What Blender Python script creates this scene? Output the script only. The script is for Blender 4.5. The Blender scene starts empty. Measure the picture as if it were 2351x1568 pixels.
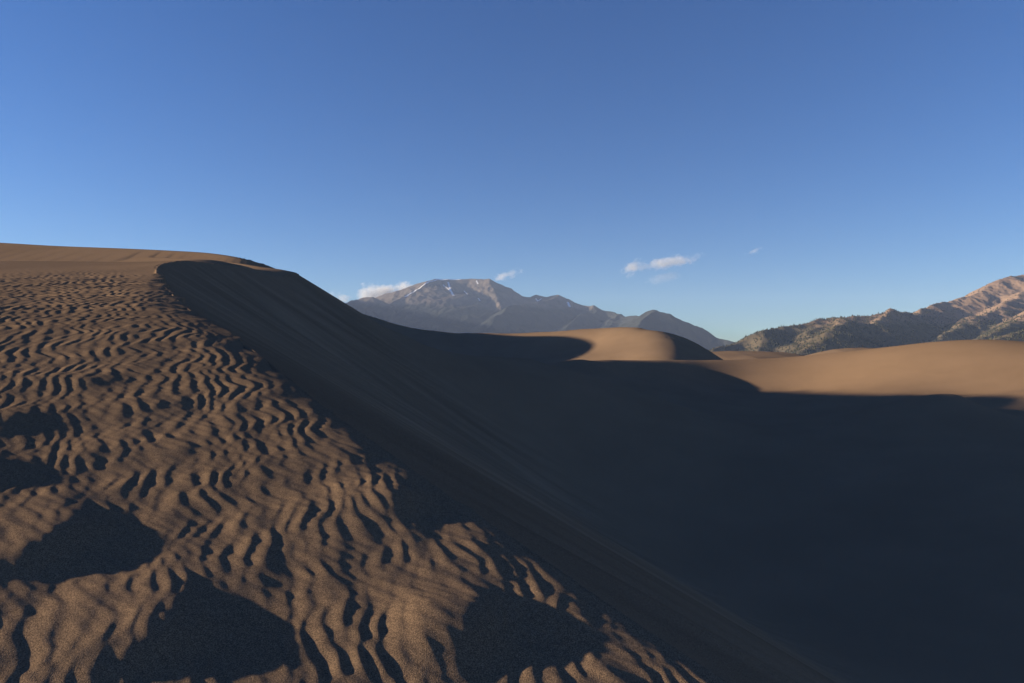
import bpy, math, random
import numpy as np
from mathutils import Vector

# ------------------------------------------------------------------ camera, sky, sun, exposure
SC = bpy.context.scene
F = 1567.3                      # focal length in the units of a 2351 px wide frame
PITCH = math.atan(41 / F)
cam_d = bpy.data.cameras.new("camera"); cam_d.lens = 24; cam_d.sensor_width = 36
cam_d.clip_start = 0.05; cam_d.clip_end = 60000
cam = bpy.data.objects.new("camera", cam_d); SC.collection.objects.link(cam)
cam.location = (0, 0, 0); cam.rotation_euler = (math.pi / 2 + PITCH, 0, 0)
SC.camera = cam

SUN_AZ = math.radians(180 - 4)    # direction towards the sun, from +X counter-clockwise: left, square to the view
SUN_EL = math.radians(10.35)
SUNV = Vector((math.cos(SUN_AZ) * math.cos(SUN_EL), math.sin(SUN_AZ) * math.cos(SUN_EL), math.sin(SUN_EL)))
world = bpy.data.worlds.new("World"); SC.world = world; world.use_nodes = True
nt = world.node_tree
sky = nt.nodes.new("ShaderNodeTexSky"); sky.sky_type = 'NISHITA'; sky.sun_disc = False
sky.sun_elevation = SUN_EL; sky.sun_rotation = math.pi / 2 - SUN_AZ
sky.altitude = 2500; sky.air_density = 1.25; sky.dust_density = 0.5; sky.ozone_density = 4.0
bg = nt.nodes["Background"]; bg.inputs[1].default_value = 0.054
hs = nt.nodes.new("ShaderNodeHueSaturation"); hs.inputs["Saturation"].default_value = 1.16; hs.inputs["Hue"].default_value = 0.514
nt.links.new(sky.outputs[0], hs.inputs["Color"]); nt.links.new(hs.outputs[0], bg.inputs[0])
sd = bpy.data.lights.new("sun", 'SUN'); sd.energy = 5.0; sd.angle = math.radians(0.8); sd.color = (1.0, 0.81, 0.57)
sun = bpy.data.objects.new("sun", sd); SC.collection.objects.link(sun)
sun.rotation_euler = (-SUNV).to_track_quat('-Z', 'Y').to_euler()
SC.view_settings.view_transform = 'Standard'; SC.view_settings.look = 'None'
SC.view_settings.exposure = 1.55; SC.view_settings.gamma = 1
SC.cycles.volume_bounces = 0; SC.cycles.max_bounces = 5

# ------------------------------------------------------------------ helpers
def P(u, v, Y):
    """world point at forward distance Y on the sight line through frame point u,v (2351 x 1568)"""
    x = (u - 1175.5) / F; q = (784 - v) / F
    d = (x, math.cos(PITCH) - q * math.sin(PITCH), math.sin(PITCH) + q * math.cos(PITCH))
    k = Y / d[1]
    return np.array([d[0] * k, Y, d[2] * k])
def tag(o, label=None, cat=None, group=None, kind=None):
    if label: o['label'] = label
    if cat: o['category'] = cat
    if group: o['group'] = group
    if kind: o['kind'] = kind
    return o
def smooth(a, b, x):
    t = np.clip((x - a) / (b - a), 0, 1); return t * t * (3 - 2 * t)

def _hash(ix, iy, seed):
    h = (ix.astype(np.int64) * 374761393 + iy.astype(np.int64) * 668265263 + seed * 1442695041) & 0xffffffff
    h = ((h ^ (h >> 13)) * 1274126177) & 0xffffffff
    return ((h ^ (h >> 16)) & 0xffff) / 65535.0
def noise(x, y, seed=0):
    x = np.asarray(x, float); y = np.asarray(y, float)
    ix = np.floor(x); iy = np.floor(y); fx = x - ix; fy = y - iy
    ux = fx**3 * (fx * (fx * 6 - 15) + 10); uy = fy**3 * (fy * (fy * 6 - 15) + 10)
    def g(dx, dy):
        a = _hash(ix + dx, iy + dy, seed) * 2 * math.pi
        return np.cos(a) * (fx - dx) + np.sin(a) * (fy - dy)
    a = g(0, 0); b = g(1, 0); c = g(0, 1); d = g(1, 1)
    return 1.5 * ((a + (b - a) * ux) * (1 - uy) + (c + (d - c) * ux) * uy)
def fbm(x, y, oct=4, seed=0, gain=0.5):
    s = 0; a = 1; n = 0
    for i in range(oct):
        s = s + a * noise(x * 2**i + 17.3 * i, y * 2**i - 9.1 * i, seed + i); n += a; a *= gain
    return s / n
def ridged(x, y, oct=4, seed=0, gain=0.55):
    s = 0; a = 1; n = 0
    for i in range(oct):
        s = s + a * (1 - 2 * np.abs(noise(x * 2**i + 5.3 * i, y * 2**i + 3.1 * i, seed + i))); n += a; a *= gain
    return s / n

class TPS:
    def __init__(s, pts, lam=0.0):
        p = np.array(pts, float); s.c = p[:, :2].mean(0); s.sc = 50.0
        q = (p[:, :2] - s.c) / s.sc; n = len(p)
        K = s.k(((q[:, None] - q[None])**2).sum(-1)) + lam * np.eye(n)
        A = np.zeros((n + 3, n + 3)); A[:n, :n] = K; A[:n, n] = 1; A[:n, n + 1:] = q; A[n:, :n] = A[:n, n:].T
        s.w = np.linalg.solve(A, np.concatenate([p[:, 2], [0, 0, 0]])); s.q = q
    def k(s, r2): return 0.5 * r2 * np.log(np.maximum(r2, 1e-12))
    def __call__(s, x, y):
        qx = (np.asarray(x, float) - s.c[0]) / s.sc; qy = (np.asarray(y, float) - s.c[1]) / s.sc
        z = s.w[-3] + s.w[-2] * qx + s.w[-1] * qy
        for i, (a, b) in enumerate(s.q):
            z = z + s.w[i] * s.k((qx - a)**2 + (qy - b)**2)
        return z

def envelope(x, y, pts, slope, want_s=False):
    """highest of the talus cones of this slope that hang from a polyline"""
    best = np.full(np.shape(x), -1e9); S = np.zeros(np.shape(x)); acc = 0
    pts = np.array(pts, float)
    for i in range(len(pts) - 1):
        a, b = pts[i], pts[i + 1]
        d = b[:2] - a[:2]; L = math.hypot(*d); e = d / L; r = (b[2] - a[2]) / L
        sl = slope if np.isscalar(slope) else slope[i]
        px, py = x - a[0], y - a[1]
        al = px * e[0] + py * e[1]; h = np.abs(-px * e[1] + py * e[0])
        r_ = min(max(r, -0.95 * sl), 0.95 * sl)
        t = np.clip(al + h * r_ / math.sqrt(sl * sl - r_ * r_), 0, L)
        z = a[2] + r * t - sl * np.sqrt((t - al)**2 + h * h)
        m = z > best
        best = np.where(m, z, best)
        if want_s: S = np.where(m, acc + t, S)
        acc += L
    return (best, S) if want_s else best
def smax(a, b, k):
    h = np.clip(0.5 + 0.5 * (a - b) / k, 0, 1)
    return b + (a - b) * h + k * h * (1 - h)
def side(x, y, pts):
    """signed distance to a polyline, negative on its left"""
    best = np.full(np.shape(x), 1e18); sg = np.ones(np.shape(x)); pts = np.array(pts, float)
    for i in range(len(pts) - 1):
        a, b = pts[i], pts[i + 1]; d = b[:2] - a[:2]; L2 = d @ d
        px, py = x - a[0], y - a[1]
        t = np.clip((px * d[0] + py * d[1]) / L2, 0, 1)
        d2 = (px - t * d[0])**2 + (py - t * d[1])**2
        c = px * d[1] - py * d[0]
        m = d2 < best
        best = np.where(m, d2, best); sg = np.where(m, np.sign(c), sg)
    return np.sqrt(best) * sg

def grid_mesh(name, X, Y, Z, mat, wrap=False, attrs=None):
    n, m = X.shape
    co = np.stack([X, Y, Z], -1).reshape(-1, 3).astype(np.float32)
    i = np.arange(n - 1)[:, None]; j = np.arange(m if wrap else m - 1)[None]
    j2 = (j + 1) % m
    q = np.stack([i * m + j, i * m + j2, (i + 1) * m + j2, (i + 1) * m + j], -1).reshape(-1, 4).astype(np.int32)
    me = bpy.data.meshes.new(name)
    me.vertices.add(len(co)); me.vertices.foreach_set("co", co.ravel())
    me.loops.add(q.size); me.loops.foreach_set("vertex_index", q.ravel())
    me.polygons.add(len(q)); me.polygons.foreach_set("loop_start", np.arange(0, q.size, 4, dtype=np.int32))
    me.update(calc_edges=True)
    me.polygons.foreach_set("use_smooth", np.ones(len(q), bool))
    for k, a in (attrs or {}).items():
        at = me.attributes.new(k, 'FLOAT', 'POINT'); at.data.foreach_set("value", a.ravel().astype(np.float32))
    me.materials.append(mat); me.validate()
    o = bpy.data.objects.new(name, me); SC.collection.objects.link(o)
    return o

# ------------------------------------------------------------------ materials
def new_mat(name):
    m = bpy.data.materials.new(name); m.use_nodes = True
    b = m.node_tree.nodes["Principled BSDF"]; b.inputs["Roughness"].default_value = 1
    b.inputs["Specular IOR Level"].default_value = 0.0
    return m, m.node_tree.nodes, m.node_tree.links, b
def nz(N, L, scale, detail=2, rough=0.5, vec=None):
    t = N.new("ShaderNodeTexNoise"); t.inputs["Scale"].default_value = scale
    t.inputs["Detail"].default_value = detail; t.inputs["Roughness"].default_value = rough
    if vec is not None: L.new(vec, t.inputs["Vector"])
    return t
def ramp(N, L, src, stops):
    r = N.new("ShaderNodeValToRGB"); e = r.color_ramp.elements
    e[0].position, e[0].color = stops[0][0], (*stops[0][1], 1)
    e[1].position, e[1].color = stops[-1][0], (*stops[-1][1], 1)
    for p, c in stops[1:-1]:
        x = e.new(p); x.color = (*c, 1)
    L.new(src, r.inputs[0]); return r
def mixc(N, L, fac, a, b, mode='MIX'):
    m = N.new("ShaderNodeMix"); m.data_type = 'RGBA'; m.blend_type = mode
    for s, v in ((m.inputs[0], fac), (m.inputs[6], a), (m.inputs[7], b)):
        if hasattr(v, "links") or isinstance(v, bpy.types.NodeSocket): L.new(v, s)
        elif isinstance(v, tuple): s.default_value = (*v, 1)
        else: s.default_value = v
    return m.outputs[2]
SAND = (0.212, 0.147, 0.096)
def sand_material(name, grain):
    m, N, L, b = new_mat(name)
    tc = N.new("ShaderNodeTexCoord").outputs["Object"]
    big = nz(N, L, 0.08, 4, 0.6, tc)
    c = ramp(N, L, big.outputs[0], [(0.3, tuple(k * 0.93 for k in SAND)), (0.7, tuple(k * 1.06 for k in SAND))]).outputs[0]
    if grain:
        g1 = nz(N, L, 190, 1, 0.6, tc); g2 = nz(N, L, 45, 2, 0.6, tc)
        c = mixc(N, L, 1.0, c, ramp(N, L, g1.outputs[0], [(0.28, (0.45, 0.45, 0.47)), (0.5, (0.98, 0.97, 0.96)), (0.72, (1.75, 1.65, 1.5))]).outputs[0], 'MULTIPLY')
        c = mixc(N, L, 1.0, c, ramp(N, L, g2.outputs[0], [(0.3, (0.86, 0.86, 0.87)), (0.7, (1.14, 1.13, 1.12))]).outputs[0], 'MULTIPLY')
        bp = N.new("ShaderNodeBump"); bp.inputs["Strength"].default_value = 0.5; bp.inputs["Distance"].default_value = 0.004
        L.new(g1.outputs[0], bp.inputs["Height"])
        L.new(bp.outputs[0], b.inputs["Normal"])
    if grain:
        at = N.new("ShaderNodeAttribute"); at.attribute_name = "streak"
        mr = N.new("ShaderNodeMapRange"); mr.inputs[1].default_value = -1; mr.inputs[2].default_value = 1; mr.inputs[3].default_value = 0.78; mr.inputs[4].default_value = 1.22
        L.new(at.outputs["Fac"], mr.inputs[0]); cc = N.new("ShaderNodeCombineXYZ")
        for k in range(3): L.new(mr.outputs[0], cc.inputs[k])
        c = mixc(N, L, 1.0, c, cc.outputs[0], "MULTIPLY")
        a2 = N.new("ShaderNodeAttribute"); a2.attribute_name = "near_tone"
        c = mixc(N, L, a2.outputs["Fac"], c, (0.74, 0.75, 0.77), "MULTIPLY")   # near sand darker and greyer, fading out away from the camera
    L.new(c, b.inputs["Base Color"])
    return m
M_SAND = sand_material("rippled_sand", True)
M_SANDF = sand_material("far_sand", False)

def mountain_material(name, rock_a, rock_b, forest, treeline, band, patch):
    m, N, L, b = new_mat(name)
    tc = N.new("ShaderNodeTexCoord").outputs["Object"]
    n1 = nz(N, L, 0.004, 6, 0.65, tc)
    rock = ramp(N, L, n1.outputs[0], [(0.35, rock_a), (0.65, rock_b)]).outputs[0]
    sep = N.new("ShaderNodeSeparateXYZ"); L.new(tc, sep.inputs[0])
    n2 = nz(N, L, patch, 6, 0.7, tc)
    ad = N.new("ShaderNodeMath"); ad.operation = 'MULTIPLY_ADD'
    L.new(n2.outputs[0], ad.inputs[0]); ad.inputs[1].default_value = band * 3; L.new(sep.outputs[2], ad.inputs[2])
    mr = N.new("ShaderNodeMapRange"); mr.inputs[1].default_value = treeline + band * 1.5 - band * 0.3; mr.inputs[2].default_value = treeline + band * 1.5 + band * 0.3
    mr.inputs[3].default_value = 1; mr.inputs[4].default_value = 0
    L.new(ad.outputs[0], mr.inputs[0])
    c = mixc(N, L, mr.outputs[0], rock, forest)
    at = N.new("ShaderNodeAttribute"); at.attribute_name = "snow"
    c = mixc(N, L, at.outputs["Fac"], c, (0.75, 0.77, 0.8))
    L.new(c, b.inputs["Base Color"])
    bp = N.new("ShaderNodeBump"); bp.inputs["Strength"].default_value = 0.25; bp.inputs["Distance"].default_value = 10
    n3 = nz(N, L, 0.03, 5, 0.65, tc); L.new(n3.outputs[0], bp.inputs["Height"]); L.new(bp.outputs[0], b.inputs["Normal"])
    return m

# ------------------------------------------------------------------ foreground dune: windward side W
prof_y = np.array([-40, -10, 0, 2.7, 4.7, 8.8, 14, 20, 27, 38, 52, 60, 68, 76])
prof_z = np.array([-7.5, -3.6, -1.95, -1.28, -0.67, 0.42, 1.29, 2.36, 3.36, 4.86, 6.8, 8.35, 9.7, 10.95])
wp = []
for yy, zz in zip(prof_y, prof_z):
    for q in (-1.6, -0.9, -0.3, 0.25):
        if yy > 27 and q > 0: continue
        if yy > 50 and q < -0.35: continue
        wx = q * max(abs(yy), 6)
        tilt = -0.08 + 0.08 * min(max(yy, 0) / 12, 1) + 0.05 * min(max(yy - 12, 0) / 25, 1)
        wp.append((wx, yy, zz + tilt * (wx + 0.5 * max(yy, 0)) * 1.0))
for u, v, Y in ((474, 603, 79), (533, 612, 84), (578, 625, 88), (608, 633, 92), (637, 636, 96), (669, 634, 101), (686, 629.6, 105), (487, 598, 85), (530, 605, 88), (575, 615, 93), (625, 626, 99), (655, 629, 102),
                (357, 622, 52), (364, 609, 60), (390, 602, 68), (432, 599, 76), (0, 602, 80), (200, 602, 79), (350, 601, 78), (-250, 604, 82), (0, 621, 56), (200, 619, 56), (0, 630, 46), (-300, 628, 52)):
    wp.append(tuple(P(u, v, Y)))
for x, y, z in ((-66, 92, 12.0), (-47, 88, 11.7), (-100, 110, 13), (-60, 105, 12), (-41, 109, 13.3), (-46, 122, 13), (-36, 127, 10), (-160, 120, 16), (-60, 180, 10), (-160, 190, 14), (-220, 90, 14), (-110, 30, 5), (-150, -40, -4)):
    wp.append((x, y, z))
W_tps = TPS(wp)
def W0(x, y):
    return W_tps(x, y)
def hit(u, v, f=W0, y0=0.8, y1=130):
    """first meeting of a sight line with the surface f"""
    d = P(u, v, 1.0); ys = np.exp(np.linspace(math.log(y0), math.log(y1), 4000))
    g = f(d[0] * ys, ys) - d[2] * ys
    k = np.argmax(g > 0)
    return np.array([d[0] * ys[k], ys[k], d[2] * ys[k]])

near_px = [(1700, 1568), (1400, 1380), (1240, 1265), (1020, 1120), (870, 1008), (764, 940), (673, 868), (595, 800),
           (552, 770), (500, 738), (468, 722), (429, 697), (403, 675), (380, 655), (367, 642)]
B = [hit(u, v) for u, v in near_px]
B.append(P(357, 622, 52)); B.append(P(364, 609, 60)); B.append(P(390, 602, 68)); B.append(P(432, 599, 76)); B.append(P(474, 603, 79)); B.append(P(533, 612, 84)); B.append(P(578, 625, 88))
B.append(P(608, 633, 92)); B.append(P(637, 636, 96)); B.append(P(669, 634, 101)); B.append(P(686, 629.6, 105))
P2 = B[-1]
d0 = (B[0] - B[2]); d0 /= np.linalg.norm(d0[:2])
first = B[0].copy()
pre = [first + d0 * k for k in (60, 20, 6, 2)]
for q in pre: q[2] = float(W0(q[0], q[1]))
B = pre + B
B += [P2 + np.array([-3.5, 10, -1.5]), P2 + np.array([-12, 30, -5]), P2 + np.array([-50, 90, -10])]
B = np.array(B)
# smooth the polyline a little (Chaikin), keeping the far point P2 sharp
def chaikin(p):
    out = [p[0]]
    for a, b in zip(p[:-1], p[1:]): out += [0.75 * a + 0.25 * b, 0.25 * a + 0.75 * b]
    return np.array(out + [p[-1]])
BR = chaikin(chaikin(B))
d2_px = [(-700, 525, 230), (-350, 540, 200), (-150, 550, 184), (0, 556.5, 172), (127, 564.6, 162), (276, 569.5, 152), (439, 577, 142), (494, 581.5, 138), (552, 590.6, 134),
         (598, 602, 134), (637, 618, 138), (665, 634, 144)]
d4_px = [(250, 588, 150), (330, 590, 141), (400, 592, 134), (487, 597, 123), (540, 603, 115), (585, 610, 108), (637, 619, 104), (672, 627, 103)]
d3_px = [(-700, 500, 330), (-350, 515, 260), (-150, 549, 216), (-60, 558, 206), (0, 567, 197), (127, 574, 177), (276, 580, 160), (439, 588, 157), (540, 604, 150)]  # D3: unseen ridge, shaped to throw the shadow onto the right-hand dune
D2 = np.array([P(*q) for q in d2_px]); D2C = chaikin(chaikin(D2)); D3 = np.array([P(*q) for q in d3_px]); D3C = chaikin(D3); D4C = chaikin(np.array([P(*q) for q in d4_px]))
D2S = list(np.interp(0.5 * (D2C[1:, 0] + D2C[:-1, 0]), [-142, -80, -60, -50], [0.33, 0.4, 0.55, 0.62]))

# ripples: sum of waves in a log-polar frame so that their spacing widens up the slope
rng = np.random.RandomState(7)
P0 = np.array([5.3, -9.6])
LA = 0.0069
def ripple(x, y):
    c = np.log((x - P0[0]) + 1j * (y - P0[1]))
    a, b = c.imag, c.real                       # across, along
    wa = a + 0.006 * noise(a / 0.045, b / 0.045, 11) + 0.0028 * noise(a / 0.02, b / 0.02, 12)
    Zc = np.zeros(x.shape, complex)
    for i in range(46):
        k = 2 * math.pi / LA * (1 + 0.16 * rng2.randn()); th = 0.16 * rng2.randn() + 0.0
        Zc += np.exp(1j * (k * math.cos(th) * wa + k * math.sin(th) * b + rng2.rand() * 6.283))
    amp = np.abs(Zc) / math.sqrt(46); th = np.angle(Zc)
    # asymmetric crest: th grows to the left (counter-clockwise); lee on the right
    ph = (-th / (2 * math.pi)) % 1.0
    f = 0.64
    pr = np.where(ph < f, 0.5 - 0.5 * np.cos(math.pi * ph / f), 0.5 + 0.5 * np.cos(math.pi * (ph - f) / (1 - f)))
    return (pr - 0.5) * np.clip(amp, 0, 1.6)**1.1
rng2 = np.random.RandomState(21)

# hollows and small scarps on the windward side: (u, v) of the crest middle, height, length up, length down, half width across, bend
PITS = []
def pit(u, v, H, lw, lr, wy, bend=0.0, depth=0.6, skew=0.0):
    c = hit(u, v); PITS.append((c[0], c[1], H, lw, lr, wy, bend, depth, skew))
pit(100, 1240, 0.072, 0.7, 0.62, 0.34, -0.3, 0.7)
pit(375, 1445, 0.06, 0.45, 0.45, 0.25, -0.35, 0.7)
pit(1065, 1440, 0.055, 0.35, 0.4, 0.22, -0.2, 0.7)
pit(-10, 965, 0.055, 1.0, 0.8, 0.3, -0.2, 0.5)
pit(-60, 1080, 0.055, 0.8, 0.7, 0.25, -0.2, 0.5)
pit(900, 1155, 0.05, 0.4, 0.4, 0.2, -0.2, 0.6)
pit(190, 870, 0.035, 1.0, 0.7, 0.22, -0.1, 0.6)
pit(360, 930, 0.03, 0.9, 0.6, 0.2, 0.0, 0.6)
def pits(x, y):
    z = np.zeros(x.shape)
    for cx, cy, H, lw, lr, wy, bend, depth, skew in PITS:
        m = (np.abs(x - cx) < 6 * max(lw, lr)) & (np.abs(y - cy) < 4 * wy)
        if not m.any(): continue
        dy = (y[m] - cy) / wy
        dx = x[m] - cx - bend * wy * dy * dy - skew * dy * wy + 0.05 * noise(x[m] * 3, y[m] * 3, 5)
        s = np.where(dx < 0, np.exp(-(dx / lw)**2),
                     (1 + depth) * np.exp(-(dx / (0.42 * lr))**2) - depth * np.exp(-(np.maximum(dx, 0) / lr)**2))
        z[m] += H * s * np.exp(-np.abs(dy)**2.2)
    return z

def hollow(x, y):
    h = np.zeros(x.shape)
    for cx, cy, H, lw, lr, wy, bend, depth, skew in PITS:
        if H > 0.045: h = np.maximum(h, np.exp(-((x - cx - 0.25 * lr) / (0.45 * lr))**2 - ((y - cy) / (0.8 * wy))**2))
    return h
def macro(x, y):
    return 0.05 * fbm(x / 3.0, y / 3.0, 3, 51) * (1 - smooth(40, 70, y)) + pits(x, y)
def brow(x, y): return 0.07 * np.clip(np.hypot(x, y), 3, 12) * (1 - smooth(10, 30, y))
def windward(x, y, q):
    """q: distance left of the brink"""
    r = np.hypot(x, y)
    z = W0(x, y)
    lam = LA * np.hypot(x - P0[0], y - P0[1])
    fade = (1 - smooth(34, 62, y)) * smooth(-0.05, 0.5, q / np.maximum(0.12 * r, 0.3))
    near = y < 66
    rp = np.zeros(x.shape)
    if near.any(): rp[near] = ripple(x[near], y[near])
    cut = 1 - 0.5 * hollow(x, y)
    low = 1 - 0.45 * (1 - smooth(3.2, 6.0, r)) * smooth(-0.1, 0.4, noise(x / 0.8, y / 0.8, 33) + 0.15)
    z += 0.014 * noise((x * 0.877 + y * 0.48) / 0.26, (x * -0.48 + y * 0.877) / 0.7, 35) * (1 - smooth(4, 8, r)) * fade
    z += cut * low * rp * lam * 0.08 * fade * (0.75 + 0.5 * noise(x / 2.2, y / 2.2, 31))
    rip2 = noise((x * 0.5 + y * 0.87) / 0.05, (x * 0.87 - y * 0.5) / 0.2, 41)
    z += 0.004 * rip2 * fade * (1 - smooth(6, 12, r))
    z += 0.012 * fbm(x / 0.5, y / 0.5, 2, 55) * fade
    z += macro(x, y)
    # rounding over just before the brink
    w = brow(x, y)
    t = np.clip(1 - q / w, 0, 1)
    z -= 0.1 * w * t * t
    return z

# ------------------------------------------------------------------ bowl and right-hand dune: G
def SH(x, y):
    """height of the shadow thrown by the ridge at x,y"""
    tz = math.tan(SUN_EL); dx, dy = -math.cos(SUN_AZ), -math.sin(SUN_AZ)
    allp = [tuple(q) for q in D2] + [tuple(q) for q in B[5:-3]]
    best = -1e9
    for poly in (D2, D3, B[:-3]):
        for a, b in zip(poly[:-1], poly[1:]):
            for t in np.linspace(0, 1, 12):
                c = a + (b - a) * t
                lat = -(c[0] - x) * dy + (c[1] - y) * dx
                if abs(lat) < 3.0:
                    dist = (x - c[0]) * dx + (y - c[1]) * dy
                    if dist > 0: best = max(best, c[2] - dist * tz)
    return best
gp = []
crest = [(926, 776, 106), (960, 792, 107), (1024, 806, 114), (1109, 817, 126), (1215, 824, 152), (1342, 826.5, 184), (1400, 827, 196), (1450, 827, 203), (1512, 827.5, 209), (1570, 827, 214), (1640, 826.5, 220), (1704, 825.5, 226),
         (1832, 819.5, 227), (1913, 811.5, 222), (2018, 799.5, 209), (2123, 787, 199), (2210, 781, 194), (2263, 780, 191), (2351, 786, 187),
         (2600, 815, 172), (2900, 860, 165)]
CR = [P(*c) for c in crest]
for i, c in enumerate(CR):
    gp.append(tuple(c))
    tg = CR[min(i + 1, len(CR) - 1)] - CR[max(i - 1, 0)]; tg = tg / math.hypot(tg[0], tg[1]); nx, ny = -tg[1], tg[0]
    gp.append((c[0] + 10 * nx, c[1] + 10 * ny, c[2] - 1.3))
    if i % 2 == 0: gp.append((c[0] + 38 * nx, c[1] + 38 * ny, c[2] - 8))
    if i % 4 == 0: gp.append((c[0] + 100 * nx, c[1] + 100 * ny, -17))
border = [(1530, 841), (1560, 852), (1600, 868), (1640, 879), (1690, 888), (1740, 893), (1790, 897), (1840, 900), (1900, 902.5), (1970, 904), (2030, 905), (2100, 906), (2170, 907), (2240, 907.5), (2300, 908), (2351, 908)]
ub = np.arange(1600, 2460, 26.0); border = [(u, float(np.interp(u, [b[0] for b in [(1490, 828)] + border], [b[1] for b in [(1490, 828)] + border]))) for u in ub]
guess = [172] * len(border)
DEBUG = []
def caster_side(x, y):
    z = np.where(side(x, y, BR) < 0, W0(x, y), envelope(x, y, BR, 0.615))
    return np.maximum(z, np.maximum(np.maximum(envelope(x, y, D2C, D2S), envelope(x, y, D3C, 0.45)), np.where(side(x, y, BR) > 0, envelope(x, y, D4C, 0.62), envelope(x, y, D4C, 0.33))))
SL = np.arange(0.0, 230.0, 1.5)
def SH2(x, y):
    X_ = x[:, None] + SL * math.cos(SUN_AZ); Y_ = y[:, None] + SL * math.sin(SUN_AZ)
    Z_ = caster_side(X_, Y_) - SL * math.tan(SUN_EL)
    return np.where(X_ < -18, Z_, -99).max(1)
for (u, v), g0 in zip(border, guess):
    Ys = np.arange(96, 228, 1.0); pp = np.array([P(u, v, Y) for Y in Ys]); s_ = SH2(pp[:, 0], pp[:, 1])
    dd = np.abs(s_ - pp[:, 2]); k = int(np.argmin(dd + 0.003 * np.abs(Ys - 172))); bestY, bd = Ys[k], dd[k]
    DEBUG.append((u, v, bestY, round(bd, 2)))
YB = [d[2] for d in DEBUG]
for (u, v), Yu in zip(border, YB): gp.append(tuple(P(u, v, Yu)))
print("BORDER", DEBUG)
for x, y, z in ((8, 40, -19.5), (18, 58, -20), (24, 78, -18), (8, 88, -12), (35, 30, -22), (45, 60, -18.5), (58, 80, -13.5), (35, 100, -14), (50, 130, -12.5), (56, 152, -11.5),
                (25, 125, -6.5), (14, 152, -4.2), (34, 172, -6.0), (22, 174, -3.0), (31, 186, -3.9), (82, 115, -9.6), (89, 117.5, -9.3), (96, 118, -10.4), (78, 128, -9), (81, 108, -9.3), (105, 108, -7.5), (70, 95, -11.5), (140, 110, -4), (118, 132, -4.5), (150, 150, 2), (100, 70, -11), (30, 5, -24), (70, 10, -22), (140, 40, -6), (10, 15, -20), (20, -30, -24), (80, -60, -25), (5, 60, -18)):
    gp.append((x, y, z))
G = TPS(gp)

def lee(x, y, tone=None):
    e, s = envelope(x, y, BR, 0.615, True)
    g = G(x, y) + 0.05 * fbm(x / 22, y / 22, 3, 61)
    d = np.hypot(x, y); sq = side(x, y, BR)
    e = e + (macro(x, y) - 0.1 * brow(x, y)) * (1 - smooth(0, 2.5, sq))
    # avalanche streaks that run down the slip face
    q = np.clip(1 - smooth(3, 40, d), 0, 1)
    st = 0.012 * noise(s / 0.11, e / 5.0, 71) * (1 - smooth(12, 40, d)) \
        + 0.05 * noise(s / 0.5, e / 5.0, 72) + 0.09 * noise(s / 1.9, e / 9.0, 73) * smooth(3, 30, d)
    if tone is not None: tone[...] = (noise(s / 0.35, e / 6.0, 74) * 0.5 + noise(s / 1.6, e / 10.0, 75)) * smooth(-1.5, 3, e - g)
    return smax(e + st * smooth(0, 1.5, sq), g, 3.0)

TONE = [None, None]
def main_height(x, y):
    TONE[0] = np.zeros(x.shape)
    r = np.clip(np.hypot(x, y), 2, 30)
    q = side(x + 0.02 * r * fbm(x / 0.7, y / 0.7, 3, 95), y, BR)
    L = q > 0
    z = np.empty(x.shape)
    tn = np.zeros(x[L].shape); z[L] = lee(x[L], y[L], tn); TONE[0][L] = tn * smooth(0, 1.5, q[L])
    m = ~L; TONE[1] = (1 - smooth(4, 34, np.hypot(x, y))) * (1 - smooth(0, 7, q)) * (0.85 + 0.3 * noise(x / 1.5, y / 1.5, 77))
    z[m] = windward(x[m], y[m], -q[m])
    # the higher ridges behind; D3 is unseen, added for its shadow
    far = (y > 60) | (x < -60)
    if far.any():
        e = np.maximum(envelope(x[far], y[far], D2C, D2S), np.maximum(envelope(x[far], y[far], D3C, 0.45), np.where(L[far], envelope(x[far], y[far], D4C, 0.62), envelope(x[far], y[far], D4C, 0.33))))
        e2 = np.where(e > -100, e, -100)
        z[far] = smax(e2, z[far], 1.2)
    return z

az = np.concatenate([np.linspace(-62, -41, 260, endpoint=False), np.linspace(-41, 41, 1750, endpoint=False), np.linspace(41, 60, 60, endpoint=False),
                     np.linspace(60, 298, 140, endpoint=False)])
az = np.radians(az)
rr = np.concatenate([np.exp(np.linspace(math.log(0.4), math.log(2.2), 60, endpoint=False)), np.exp(np.linspace(math.log(2.2), math.log(30), 1150, endpoint=False)),
                     np.exp(np.linspace(math.log(30), math.log(330), 560))])
R_, A_ = np.meshgrid(rr, az, indexing='ij')
X = R_ * np.sin(A_); Y = R_ * np.cos(A_)
Z = np.empty(X.shape); TN = np.zeros(X.shape); CO = np.zeros(X.shape)
for i in range(0, len(rr), 100):
    rng2 = np.random.RandomState(21)
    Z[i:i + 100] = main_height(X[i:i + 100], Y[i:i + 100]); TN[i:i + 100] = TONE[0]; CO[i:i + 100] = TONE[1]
edge = smooth(250, 330, R_); Z = Z * (1 - edge) + (-27) * edge
tag(grid_mesh("sand_dune", X, Y, Z, M_SAND, wrap=True, attrs={"streak": TN, "near_tone": CO}), "big foreground dune with a rippled windward side and dark slip face", kind='structure')
del X, Y, Z, R_, A_

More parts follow.
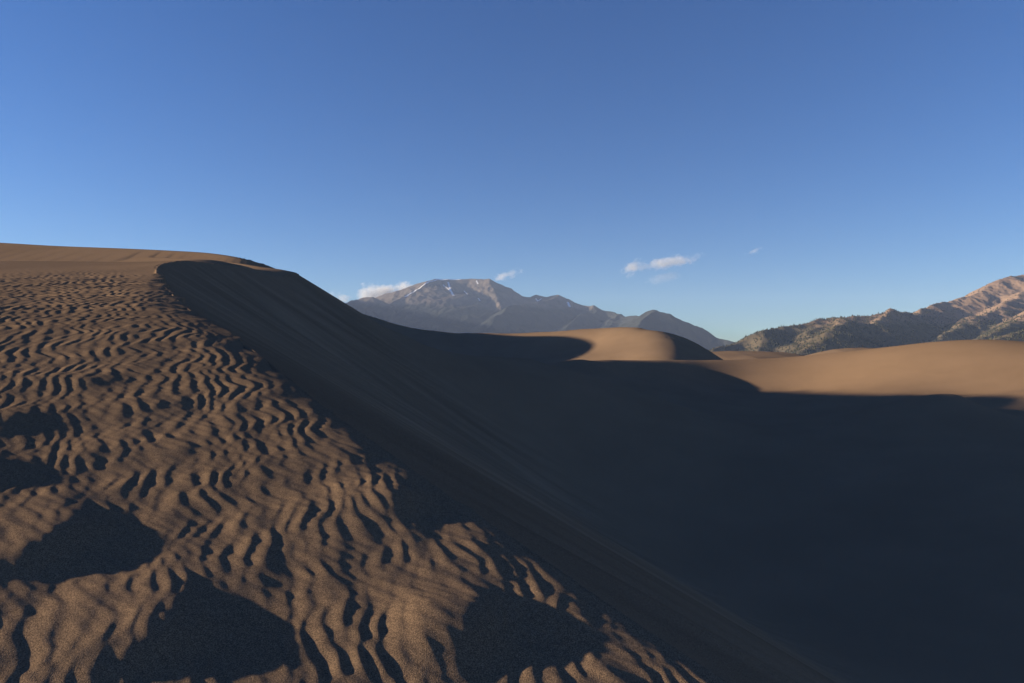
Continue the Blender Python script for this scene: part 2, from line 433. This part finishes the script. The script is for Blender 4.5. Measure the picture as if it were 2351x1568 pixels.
# ------------------------------------------------------------------ dunes farther off
def patch(name, x0, x1, y0, y1, n, m, fn, mat, **kw):
    X, Y = np.meshgrid(np.linspace(x0, x1, n), np.linspace(y0, y1, m), indexing='ij')
    X, Y = X.T, Y.T
    return grid_mesh(name, X, Y, fn(X, Y), mat, **kw)
mp = []
for u, v, Yd in ((849, 727, 372), (917, 747, 374), (968, 757, 376), (1045, 764.6, 377), (1130, 765, 375), (1236, 763, 368), (1342, 755.5, 352), (1419, 751.5, 336), (1470, 753, 323), (1512, 760.5, 308)):
    c = P(u, v, Yd); mp.append(tuple(c)); mp.append((c[0] + 7, c[1] + 12, c[2] - 2.4)); mp.append((c[0] + 20, c[1] + 56, c[2] - 18))
for u, v, Yd in ((1538, 788, 290), (1560, 815, 274), (1560, 850, 258)):
    mp.append(tuple(P(u, v, Yd)))
for u, v, Yd in ((1555, 774, 318), (1597, 796.5, 322), (1653, 823.5, 320), (1700, 850, 310)):
    mp.append(tuple(P(u, v, Yd)))
for u, v, Yd in ((1342, 795, 318), (1304, 824, 298), (1121, 800, 345), (950, 800, 340), (1450, 790, 298), (1430, 825, 280), (1250, 880, 265), (1400, 880, 258), (780, 760, 340), (1000, 860, 270)):
    mp.append(tuple(P(u, v, Yd)))
for x, y, z in ((130, 330, -12), (130, 280, -18), (130, 400, -18), (60, 420, -18), (-40, 420, -16), (90, 260, -18), (-140, 420, 0), (-165, 345, 30), (-165, 290, 12), (-210, 350, 20), (-115, 308, 27), (-115, 330, 35), (-115, 348, 37), (-115, 361, 35), (-115, 382, 30), (-115, 410, 20), (-115, 280, 8)):  # includes an unseen left crest, shaped to throw the shadow lobe
    mp.append((x, y, z))
Mt = TPS(mp)
def mid(x, y):
    z = Mt(x, y) + 0.1 * fbm(x / 9, y / 9, 3, 81)
    e = smooth(0, 25, np.minimum(np.minimum(x + 230, 150 - x), np.minimum(y - 235, 440 - y)))
    z = z * e - 30 * (1 - e)
    # two footprint trails over the crest
    for cx, cy, k in ((76, 318, 1), (72, 306, 2)):
        r = np.random.RandomState(k)
        for i in range(26):
            fx, fy = cx + r.randn() * 2.2, cy + r.randn() * 9
            z = z - 0.22 * np.exp(-((x - fx)**2 + (y - fy)**2) / 0.35)
    return z
tag(patch("sand_dune", -230, 150, 235, 440, 760, 400, mid, M_SANDF), "rounded golden dune in the middle distance with a long shadow across its left half", kind='structure')

def tent(pts, slope, k=1.0):
    pp = np.array([P(*q) for q in pts])
    return lambda x, y: envelope(x, y, pp, slope)
low_pts = np.array([P(*q) for q in ((1560, 815, 430), (1626, 808, 430), (1675, 805.6, 430), (1752, 806.6, 430), (1801, 808.5, 432), (1843, 815, 436), (1900, 825, 440))])
def lowd(x, y):
    yy = np.interp(x, low_pts[:, 0], low_pts[:, 1]); zz = np.interp(x, low_pts[:, 0], low_pts[:, 2])
    d = yy - y
    w = 0.6 * noise(x / 30, y / 12, 5)
    return zz - np.where(d > 0, 0.00006 * d**2 * 14 + 0.08 * d, 0.0) * 0.9 + np.where(d < 0, 0.2 * d, 0) + w * smooth(6, 20, d)
tag(patch("sand_dune", 100, 215, 350, 480, 300, 300, lowd, M_SANDF), "low pale dune rim between the golden dune and the wooded foothill", kind='structure')
pr_pts = np.array([P(*q) for q in ((1780, 835, 470), (1843, 817.5, 470), (1880, 808.5, 470), (1913, 802, 470), (1948, 798.8, 470), (1983, 798, 470), (2014, 799.6, 470), (2080, 806, 470), (2200, 820, 470))])
def prd(x, y):
    zz = np.interp(x, pr_pts[:, 0], pr_pts[:, 2]); d = 470 - y
    return zz - np.where(d > 0, 0.12 * d, -0.25 * d) - 0.0006 * d * d
tag(patch("sand_dune", 175, 320, 380, 520, 240, 200, prd, M_SANDF), "small far dune crest a lone walker stands on", kind='structure')

# valley floor out to the mountains
M_PLAIN, N, L, b = new_mat("valley_floor")
tc = N.new("ShaderNodeTexCoord").outputs["Object"]
t_ = nz(N, L, 0.01, 5, 0.6, tc); L.new(ramp(N, L, t_.outputs[0], [(0.4, (0.16, 0.125, 0.085)), (0.6, (0.10, 0.095, 0.06))]).outputs[0], b.inputs["Base Color"])
def plain(x, y): return -30 + 3 * fbm(x / 400, y / 400, 3, 91)
tag(patch("ground", -9500, 9500, -1500, 11500, 160, 120, plain, M_PLAIN), kind='structure')

# ------------------------------------------------------------------ mountains
def network(x, y, lines, slopes, k):
    z = np.full(x.shape, -400.0)
    for ln, s in zip(lines, slopes):
        pp = np.array([P(*q) for q in ln])
        z = smax(z, envelope(x, y, pp, s), k)
    return z
right_lines = [
 [(1500, 850, 2400), (1630, 808, 2500), (1692, 786, 2600), (1755, 760, 2700), (1808, 750, 2800), (1860, 739, 2850), (1895, 732, 2900), (1930, 723.5, 2950), (1962, 725, 2980), (2007, 722, 3000), (2046, 712, 3050),
  (2067, 717, 3150), (2088, 722, 3300), (2123, 710, 3500), (2144, 700, 3600), (2175, 696, 3650), (2214, 682, 3700), (2249, 672, 3750), (2273, 659.5, 3800), (2298, 645.5, 3850), (2326, 635, 3900), (2351, 631, 3950), (2450, 600, 4100), (2600, 560, 4300), (2800, 560, 4500), (3100, 640, 4500)],
 [(2046, 712, 3050), (2015, 738, 2850), (2024, 756, 2700), (2060, 781, 2550), (2075, 810, 2400)],
 [(2088, 722, 3300), (2110, 742, 3150), (2155, 762, 3000)],
 [(1930, 724, 2950), (1925, 745, 2700), (1902, 767, 2350), (1860, 794, 2200), (1820, 815, 2100)],
 [(1902, 767, 2350), (1945, 800, 2200)],
 [(1870, 739, 2850), (1850, 762, 2650), (1858, 790, 2480)],
 [(1755, 760, 2700), (1760, 785, 2500), (1750, 810, 2350)],
 [(2400, 640, 3900), (2351, 670, 3600), (2296, 708, 3250), (2244, 727, 3050), (2200, 750, 2850), (2157, 773, 2650), (2120, 800, 2450)],
 [(2296, 708, 3250), (2310, 735, 3050), (2318, 748, 2950)],
 [(2244, 727, 3050), (2250, 752, 2850), (2262, 780, 2650)],
 [(2500, 660, 3200), (2400, 700, 2950), (2351, 723, 2750), (2300, 757, 2500), (2259, 779, 2350), (2200, 800, 2250)],
 [(2600, 720, 2300), (2450, 745, 2200), (2351, 762, 2080), (2290, 780, 1980), (2220, 800, 1900)],
]
RS = [0.5, 0.55, 0.55, 0.42, 0.45, 0.5, 0.45, 0.5, 0.55, 0.5, 0.5, 0.4]
def right_mt(x, y):
    wx = x + 45 * noise(x / 260, y / 260, 101) + 14 * noise(x / 70, y / 70, 102)
    wy = y + 45 * noise(x / 260, y / 260, 103) + 14 * noise(x / 70, y / 70, 104)
    z0 = network(x, y, right_lines, RS, 14); z1 = network(wx, wy, right_lines, RS, 14)
    z = 0.35 * z0 + 0.65 * z1
    dz = ridged(x / 190, y / 260, 5, 111)
    h = np.clip(z + 40, 0, 300) / 300
    rocky = smooth(180, 330, z)
    z = z + (11 + 6 * h) * (dz - 0.25) * smooth(-20, 40, z) + rocky * 3.5 * (ridged(x / 40, y / 50, 3, 115) - 0.3)
    return np.maximum(z, -60 + 0 * x)
M_RMT = mountain_material("foothill_rock", (0.17, 0.115, 0.082), (0.235, 0.165, 0.115), (0.098, 0.08, 0.053), 150, 50, 0.01)
rx = np.linspace(500, 4200, 720); ry = np.linspace(1700, 5000, 640)
XX, YY = np.meshgrid(rx, ry); ZR = right_mt(XX, YY)
tag(grid_mesh("mountain", XX, YY, ZR, M_RMT), "brown rocky mountainside with wooded foothills at the right edge", kind='structure')

her_lines = [
 [(300, 590, 7400), (500, 632, 7300), (600, 652, 7500), (650, 675, 7500)],  # unseen ridge, added to shade the peak's lower face
 [(560, 655, 5600), (520, 640, 6200), (540, 636, 6800), (560, 640, 7300)],  # second unseen ridge, put in for the same shade
 [(1122, 640.5, 8100), (1079, 639, 8200), (1045, 640, 8200), (1003, 640.5, 8150), (985, 645, 7950), (960, 662, 7650), (930, 680, 7400), (904, 692, 7150), (870, 722, 6800), (850, 750, 6500)],
 [(1003, 640.5, 8150), (977, 647.5, 8200), (960, 654, 8250), (926, 669, 8350), (897, 686, 8400), (860, 705, 8500), (790, 730, 8700)],
 [(1122, 640.5, 8100), (1152, 653, 8100), (1173, 664, 8100), (1198, 678, 8100), (1222, 682, 8050), (1237, 678, 8000), (1258, 680, 7950), (1285, 678, 7900), (1305, 687, 7800), (1322, 696.5, 7700), (1364, 704, 7500), (1385, 713, 7400),
  (1407, 716, 7200), (1436, 728, 6900), (1466, 726, 6500), (1483, 717.5, 6200), (1500, 712.5, 6050), (1528, 714, 5950), (1547, 726, 5900), (1568, 736, 5850), (1598, 751, 5750), (1628, 766.5, 5650), (1653, 777, 5550), (1679, 782, 5450), (1695, 787, 5400), (1760, 815, 5200)],
 [(1122, 640.5, 8100), (1137, 672, 7700), (1150, 705, 7200), (1160, 745, 6600)],
 [(1093, 639, 8150), (1103, 668, 7850), (1098, 700, 7450)],
 [(1020, 672, 7700), (1050, 715, 7000), (1080, 750, 6500)],
 [(960, 662, 7650), (985, 695, 7200), (1010, 740, 6600)],
 [(1285, 678, 7900), (1230, 695, 7300), (1175, 700, 6900), (1140, 725, 6400), (1120, 755, 6000)],
 [(1364, 704, 7500), (1330, 725, 6900), (1300, 750, 6300)],
 [(1500, 712.5, 6050), (1475, 735, 5700), (1450, 760, 5400)],
 [(1420, 720, 7100), (1400, 745, 6500), (1380, 770, 6100)],
 [(700, 720, 7400), (760, 708, 7300), (797, 695, 7200), (820, 689, 7150), (841, 679, 7100), (852, 677, 7080), (867, 685, 7050), (880, 692, 7000), (905, 715, 6800), (940, 745, 6500), (970, 770, 6200)],
 [(820, 689, 7150), (850, 715, 6700), (880, 745, 6300)],
]
HS = [0.5, 0.5, 0.6, 0.36, 0.62, 0.66, 0.66, 0.66, 0.66, 0.6, 0.6, 0.55, 0.55, 0.6, 0.62]
def herard(x, y):
    wx = x + 80 * noise(x / 600, y / 600, 201) + 30 * noise(x / 160, y / 160, 202)
    wy = y + 80 * noise(x / 600, y / 600, 203) + 30 * noise(x / 160, y / 160, 204)
    z0 = network(x, y, her_lines, HS, 22); z1 = network(wx, wy, her_lines, HS, 22)
    z = 0.55 * z0 + 0.45 * z1
    z = z + 26 * (ridged(x / 320, y / 520, 5, 211) - 0.3) * smooth(0, 150, z) * (1 - 0.7 * smooth(850, 940, z))
    return np.maximum(z, -60)
hx = np.linspace(-3600, 3400, 900); hy = np.linspace(4900, 9800, 520)
XX, YY = np.meshgrid(hx, hy); ZH = herard(XX, YY)
# screen-free snow: gullies given as 3-D tracks on the mountain
snow = np.zeros(XX.shape)
def track(pts, w):
    global snow
    pts3 = []
    for u, v in pts:
        d = P(u, v, 1.0); ys = np.linspace(5200, 9000, 1500)
        xi = np.clip((d[0] * ys - hx[0]) / (hx[1] - hx[0]), 0, len(hx) - 1).astype(int); yi = np.clip((ys - hy[0]) / (hy[1] - hy[0]), 0, len(hy) - 1).astype(int)
        g = ZH[yi, xi] - d[2] * ys; k = np.argmax(g > 0)
        if g[k] > 0: pts3.append((d[0] * ys[k], ys[k]))
    for a, b_ in zip(pts3[:-1], pts3[1:]):
        a = np.array(a); b_ = np.array(b_); dd = b_ - a; L2 = dd @ dd + 1e-6
        t = np.clip(((XX - a[0]) * dd[0] + (YY - a[1]) * dd[1]) / L2, 0, 1)
        D = np.hypot(XX - a[0] - t * dd[0], YY - a[1] - t * dd[1])
        snow = np.maximum(snow, 1 - smooth(w * 0.7, w * 1.3, D))
track([(1029, 648), (1031, 656), (1034, 665), (1038, 673), (1041, 679)], 11)
track([(1018, 654), (1026, 661), (1034, 669)], 6)
track([(1094, 645), (1097, 652)], 6); track([(1066, 668), (1073, 676)], 5); track([(1098, 685), (1101, 690)], 6)
track([(1230, 686), (1234, 691), (1243, 687)], 6); track([(1304, 695), (1308, 704)], 12)
track([(1002, 642.5), (985, 647), (960, 664), (930, 681)], 9); track([(1003, 641.5), (1030, 640.8), (1055, 641.5)], 16)
M_HER = mountain_material("peak_rock", (0.098, 0.085, 0.077), (0.14, 0.115, 0.095), (0.034, 0.038, 0.036), 560, 110, 0.0016)
tag(grid_mesh("mountain", XX, YY, ZH, M_HER, attrs={"snow": snow}), "big hazy peak with snow gullies behind the dunes", kind='structure')

# ------------------------------------------------------------------ trees on the foothills
M_TREE, N, L, b = new_mat("conifer_foliage")
oi = N.new("ShaderNodeTexCoord").outputs["Object"]
t_ = nz(N, L, 0.05, 3, 0.6, oi); L.new(ramp(N, L, t_.outputs[0], [(0.35, (0.032, 0.033, 0.022)), (0.65, (0.055, 0.054, 0.035))]).outputs[0], b.inputs["Base Color"])
M_BARK, N, L, b = new_mat("bark"); b.inputs["Base Color"].default_value = (0.07, 0.05, 0.035, 1)
def z_at(x, y):
    fx = np.clip((x - rx[0]) / (rx[1] - rx[0]), 0, len(rx) - 1.001); fy = np.clip((y - ry[0]) / (ry[1] - ry[0]), 0, len(ry) - 1.001)
    i = fx.astype(int); j = fy.astype(int); a = fx - i; c = fy - j
    return (ZR[j, i] * (1 - a) + ZR[j, i + 1] * a) * (1 - c) + (ZR[j + 1, i] * (1 - a) + ZR[j + 1, i + 1] * a) * c
r = np.random.RandomState(5)
n_try = 150000
tx = r.uniform(600, 3000, n_try); ty = r.uniform(1750, 4300, n_try); tz = z_at(tx, ty)
dens = 0.55 + 0.9 * fbm(tx / 60, ty / 60, 3, 301); dens *= (1 - 0.93 * smooth(170, 300, tz + 70 * noise(tx / 200, ty / 200, 302)))
ok = (r.rand(n_try) < dens * 0.36) & (tz > -25) & (np.abs(tx / ty) < 1.0) & (tx / ty > 0.22)
tx, ty, tz = tx[ok], ty[ok], tz[ok]; n = len(tx)
print("TREES", n)
h = r.uniform(3.0, 8.0, n); w = h * r.uniform(0.24, 0.46, n)
vs = []; fs = []
K = 5
ang = np.arange(K) * 2 * math.pi / K
ro = r.uniform(0, 6.28, n)[:, None]; jit = r.uniform(0.6, 1.3, (n, K))
ring1 = np.stack([tx[:, None] + w[:, None] * jit * np.cos(ang + ro), ty[:, None] + w[:, None] * jit * np.sin(ang + ro), np.repeat((tz + h * 0.12)[:, None], K, 1) + r.uniform(-.1, .1, (n, K)) * h[:, None]], -1)
ring2 = np.stack([tx[:, None] + 0.75 * w[:, None] * jit[:, ::-1] * np.cos(ang + ro + .5), ty[:, None] + 0.75 * w[:, None] * jit[:, ::-1] * np.sin(ang + ro + .5), np.repeat((tz + h * 0.55)[:, None], K, 1)], -1)
top = np.stack([tx, ty, tz + h], -1)[:, None]; bot = np.stack([tx, ty, tz - 1], -1)[:, None]
V = np.concatenate([ring1, ring2, top, bot], 1); nv = V.shape[1]
T = []
for k in range(K):
    k2 = (k + 1) % K
    T += [(k, k2, K + k), (k2, K + k2, K + k), (K + k, K + k2, 2 * K), (k2, k, 2 * K + 1)]
T = np.array(T); FA = (np.arange(n)[:, None, None] * nv + T[None]).reshape(-1, 3).astype(np.int32)
me = bpy.data.meshes.new("forest"); me.vertices.add(n * nv); me.vertices.foreach_set("co", V.reshape(-1).astype(np.float32))
me.loops.add(FA.size); me.loops.foreach_set("vertex_index", FA.ravel()); me.polygons.add(len(FA)); me.polygons.foreach_set("loop_start", np.arange(0, FA.size, 3, dtype=np.int32))
me.update(calc_edges=True); me.materials.append(M_TREE)
fo = bpy.data.objects.new("forest", me); SC.collection.objects.link(fo)
tag(fo, "dark scattered evergreens covering the foothill slopes", "forest", kind='stuff')

# single conifers that stand out along the foothill skyline
def cone_stack(name, tiers, seed):
    rr_ = random.Random(seed); v = []; f = []
    for (z0, z1, rad) in tiers:
        s0 = len(v); n_ = 9
        for k in range(n_):
            a = k * 2 * math.pi / n_ + rr_.uniform(-.2, .2); q = rad * (1.25 if k % 2 else 0.7) * rr_.uniform(.8, 1.15)
            v.append((q * math.cos(a), q * math.sin(a), z0 + rr_.uniform(-.04, .04)))
        v.append((0, 0, z1)); v.append((0, 0, z0 + 0.08))
        for k in range(n_):
            k2 = (k + 1) % n_; f.append((s0 + k, s0 + k2, s0 + n_)); f.append((s0 + k2, s0 + k, s0 + n_ + 1))
    m_ = bpy.data.meshes.new(name); m_.from_pydata(v, [], f); m_.materials.append(M_TREE); return m_
crown_m = [cone_stack("crown", [(0.12, 0.5, 0.24), (0.3, 0.68, 0.19), (0.48, 0.85, 0.14), (0.66, 1.0, 0.09)], s) for s in range(3)]
tv = []; tf = []
for i, (zz, q) in enumerate(((-0.15, 0.035), (0.3, 0.03), (0.9, 0.008))):
    for k in range(6): tv.append((q * math.cos(k * math.pi / 3), q * math.sin(k * math.pi / 3), zz))
for i in range(2):
    for k in range(6): tf.append((i * 6 + k, i * 6 + (k + 1) % 6, (i + 1) * 6 + (k + 1) % 6, (i + 1) * 6 + k))
trunk_m = bpy.data.meshes.new("trunk"); trunk_m.from_pydata(tv, [], tf); trunk_m.materials.append(M_BARK)
r = random.Random(9)
us = [1690 + i * 6.6 + r.uniform(-3, 3) for i in range(60)]
for i, u in enumerate(us):
    dx = P(u, 780, 1.0)[0]; ys = np.linspace(2300, 3400, 500); zz = z_at(dx * ys, ys); k = int(np.argmax(zz / ys))
    yy = ys[k] - r.uniform(0, 12); x = dx * yy
    e = bpy.data.objects.new("pine_tree", None); e.location = (x, yy, float(z_at(np.array([x]), np.array([yy]))[0]) - 0.3)
    hh = r.uniform(5, 10.5); e.scale = (hh, hh, hh); e.rotation_euler = (0, 0, r.uniform(0, 6)); SC.collection.objects.link(e)
    tag(e, "small dark conifer standing against the sky on the foothill ridge", "tree", "conifers along the foothill skyline")
    for nm, mm in (("crown", crown_m[i % 3]), ("trunk", trunk_m)):
        c = bpy.data.objects.new(nm, mm); c.parent = e; SC.collection.objects.link(c)

# ------------------------------------------------------------------ the lone walker on the far crest
base = P(1981, 798, 469.5); base[2] = float(prd(np.array([base[0]]), np.array([469.5]))[0])
M_COAT, N, L, b = new_mat("dark_clothing"); b.inputs["Base Color"].default_value = (0.03, 0.028, 0.035, 1)
M_SKIN, N, L, b = new_mat("skin"); b.inputs["Base Color"].default_value = (0.35, 0.2, 0.14, 1)
M_TROU, N, L, b = new_mat("dark_trousers"); b.inputs["Base Color"].default_value = (0.025, 0.025, 0.03, 1)
def skin_fig(name, verts, edges, rad, mat, parent=None):
    m_ = bpy.data.meshes.new(name); m_.from_pydata(verts, edges, []); o = bpy.data.objects.new(name, m_); SC.collection.objects.link(o)
    md = o.modifiers.new("skin", 'SKIN'); m_.skin_vertices.new() if not m_.skin_vertices else None
    for i, q in enumerate(rad): m_.skin_vertices[0].data[i].radius = (q, q)
    m_.skin_vertices[0].data[0].use_root = True
    o.modifiers.new("sub", 'SUBSURF').levels = 2; o.modifiers["sub"].render_levels = 2
    m_.materials.append(mat); o.parent = parent; return o
V_ = [(0, 0, .95), (0, 0, 1.15), (0, 0, 1.38), (0, 0, 1.5), (0, -.01, 1.58), (0, -.01, 1.72),
      (-.19, 0, 1.4), (-.25, .02, 1.13), (-.24, -.06, .88), (.19, 0, 1.4), (.25, .02, 1.13), (.24, -.06, .88),
      (-.1, 0, .88), (-.12, -.08, .5), (-.13, .02, .07), (-.13, -.14, .04), (.1, 0, .88), (.12, .03, .5), (.13, .16, .08), (.13, .02, .04)]
E_ = [(0, 1), (1, 2), (2, 3), (3, 4), (4, 5), (2, 6), (6, 7), (7, 8), (2, 9), (9, 10), (10, 11), (0, 12), (12, 13), (13, 14), (14, 15), (0, 16), (16, 17), (17, 18), (18, 19)]
R_l = [.15, .14, .16, .065, .08, .095, .075, .05, .035, .075, .05, .035, .1, .075, .05, .04, .1, .075, .05, .04]
pe = skin_fig("person", V_, E_, R_l, M_SKIN); pe.location = tuple(base); pe.rotation_euler = (0, 0, 0.6)
tag(pe, "lone walker in dark clothes standing on the far dune crest", "person")
skin_fig("jacket", [(0, 0, .93), (0, 0, 1.15), (0, 0, 1.4), (-.19, 0, 1.4), (-.25, .02, 1.13), (-.245, -.05, .93), (.19, 0, 1.4), (.25, .02, 1.13), (.245, -.05, .93)],
         [(0, 1), (1, 2), (2, 3), (3, 4), (4, 5), (2, 6), (6, 7), (7, 8)], [.175, .165, .18, .09, .065, .05, .09, .065, .05], M_COAT, pe)
skin_fig("trousers", [(0, 0, .95), (-.1, 0, .88), (-.12, -.08, .5), (-.13, .02, .1), (.1, 0, .88), (.12, .03, .5), (.13, .16, .11)],
         [(0, 1), (1, 2), (2, 3), (0, 4), (4, 5), (5, 6)], [.155, .12, .095, .07, .12, .095, .07], M_TROU, pe)
skin_fig("hair", [(0, .01, 1.72), (0, .02, 1.79)], [(0, 1)], [.1, .085], M_TROU, pe)

# ------------------------------------------------------------------ clouds
def cloud(u, v, w_px, h_px, tilt, dens, label, seed, Yc=20000, thick=0.5):
    c = P(u, v, Yc); s = Yc / F
    bpy.ops.mesh.primitive_ico_sphere_add(subdivisions=4, radius=1, location=tuple(c)); o = bpy.context.object
    o.name = "cloud"; o.data.name = "cloud"
    co = np.array([vv.co for vv in o.data.vertices])
    o.scale = (w_px * s / 2, w_px * s * thick / 2, h_px * s / 2); o.rotation_euler = (0, -math.radians(tilt), 0)
    m = bpy.data.materials.new("cloud_vapour"); m.use_nodes = True; N = m.node_tree.nodes; L = m.node_tree.links
    N.remove(N["Principled BSDF"]); pv = N.new("ShaderNodeVolumePrincipled"); pv.inputs["Color"].default_value = (1, 1, 1, 1); pv.inputs["Anisotropy"].default_value = 0.2
    L.new(pv.outputs[0], N["Material Output"].inputs["Volume"])
    tc = N.new("ShaderNodeTexCoord"); ln = N.new("ShaderNodeVectorMath"); ln.operation = 'LENGTH'; L.new(tc.outputs["Object"], ln.inputs[0])
    mp_ = N.new("ShaderNodeMapping"); mp_.inputs["Location"].default_value = (seed * 3.7, seed * 1.3, 0)
    asp = w_px / h_px
    mp_.inputs["Scale"].default_value = (asp * 0.8, asp * thick, 1.0); L.new(tc.outputs["Object"], mp_.inputs[0])
    t = nz(N, L, 1.1, 7, 0.62, mp_.outputs[0])
    f1 = N.new("ShaderNodeMath"); f1.operation = 'MULTIPLY_ADD'; L.new(ln.outputs["Value"], f1.inputs[0]); f1.inputs[1].default_value = -0.42; L.new(t.outputs[0], f1.inputs[2])
    f2 = N.new("ShaderNodeMath"); f2.operation = 'SUBTRACT'; L.new(f1.outputs[0], f2.inputs[0]); f2.inputs[1].default_value = 0.24
    f3 = N.new("ShaderNodeMath"); f3.operation = 'MAXIMUM'; L.new(f2.outputs[0], f3.inputs[0]); f3.inputs[1].default_value = 0
    f4 = N.new("ShaderNodeMath"); f4.operation = 'MULTIPLY'; L.new(f3.outputs[0], f4.inputs[0]); f4.inputs[1].default_value = dens
    L.new(f4.outputs[0], pv.inputs["Density"])
    o.data.materials.clear(); o.data.materials.append(m)
    tag(o, label, "cloud")
cloud(878, 673, 200, 84, 18, 0.035, "largest white cloud rising behind the left shoulder of the big peak", 1)
cloud(782, 684, 80, 40, -20, 0.012, "small faint cloud low beside the dark dune skyline", 2)
cloud(1161, 633, 100, 32, 16, 0.010, "small wisp of cloud just right of the big peak's summit", 3)
cloud(1450, 614, 92, 46, 30, 0.017, "compact bright cloud puff at the left of the pair in open sky", 4)
cloud(1534, 603, 210, 38, 10, 0.010, "long thin cloud streak to the right of the bright puff", 5)
cloud(1528, 636, 130, 40, 8, 0.0035, "faint smudge of cloud below the long streak", 6)
cloud(1731, 577, 60, 20, 18, 0.008, "tiny wisp of cloud highest and farthest right in the sky", 7)

# ------------------------------------------------------------------ haze
bpy.ops.mesh.primitive_cube_add(size=1, location=(0, 5000, 0)); hz = bpy.context.object; hz.name = "haze"
hz.scale = (19600, 13600, 1); zb, zt = -62, 1080
hz.scale = (19600, 13600, zt - zb); hz.location = (0, 5000, (zt + zb) / 2)
m = bpy.data.materials.new("air"); m.use_nodes = True; N = m.node_tree.nodes; L = m.node_tree.links
N.remove(N["Principled BSDF"]); pv = N.new("ShaderNodeVolumePrincipled"); pv.inputs["Color"].default_value = (0.5, 0.66, 1.0, 1)
pv.inputs["Density"].default_value = 3.9e-5; L.new(pv.outputs[0], N["Material Output"].inputs["Volume"])
hz.data.materials.append(m)
tag(hz, "thin pale haze filling the valley air", "haze", kind='stuff')
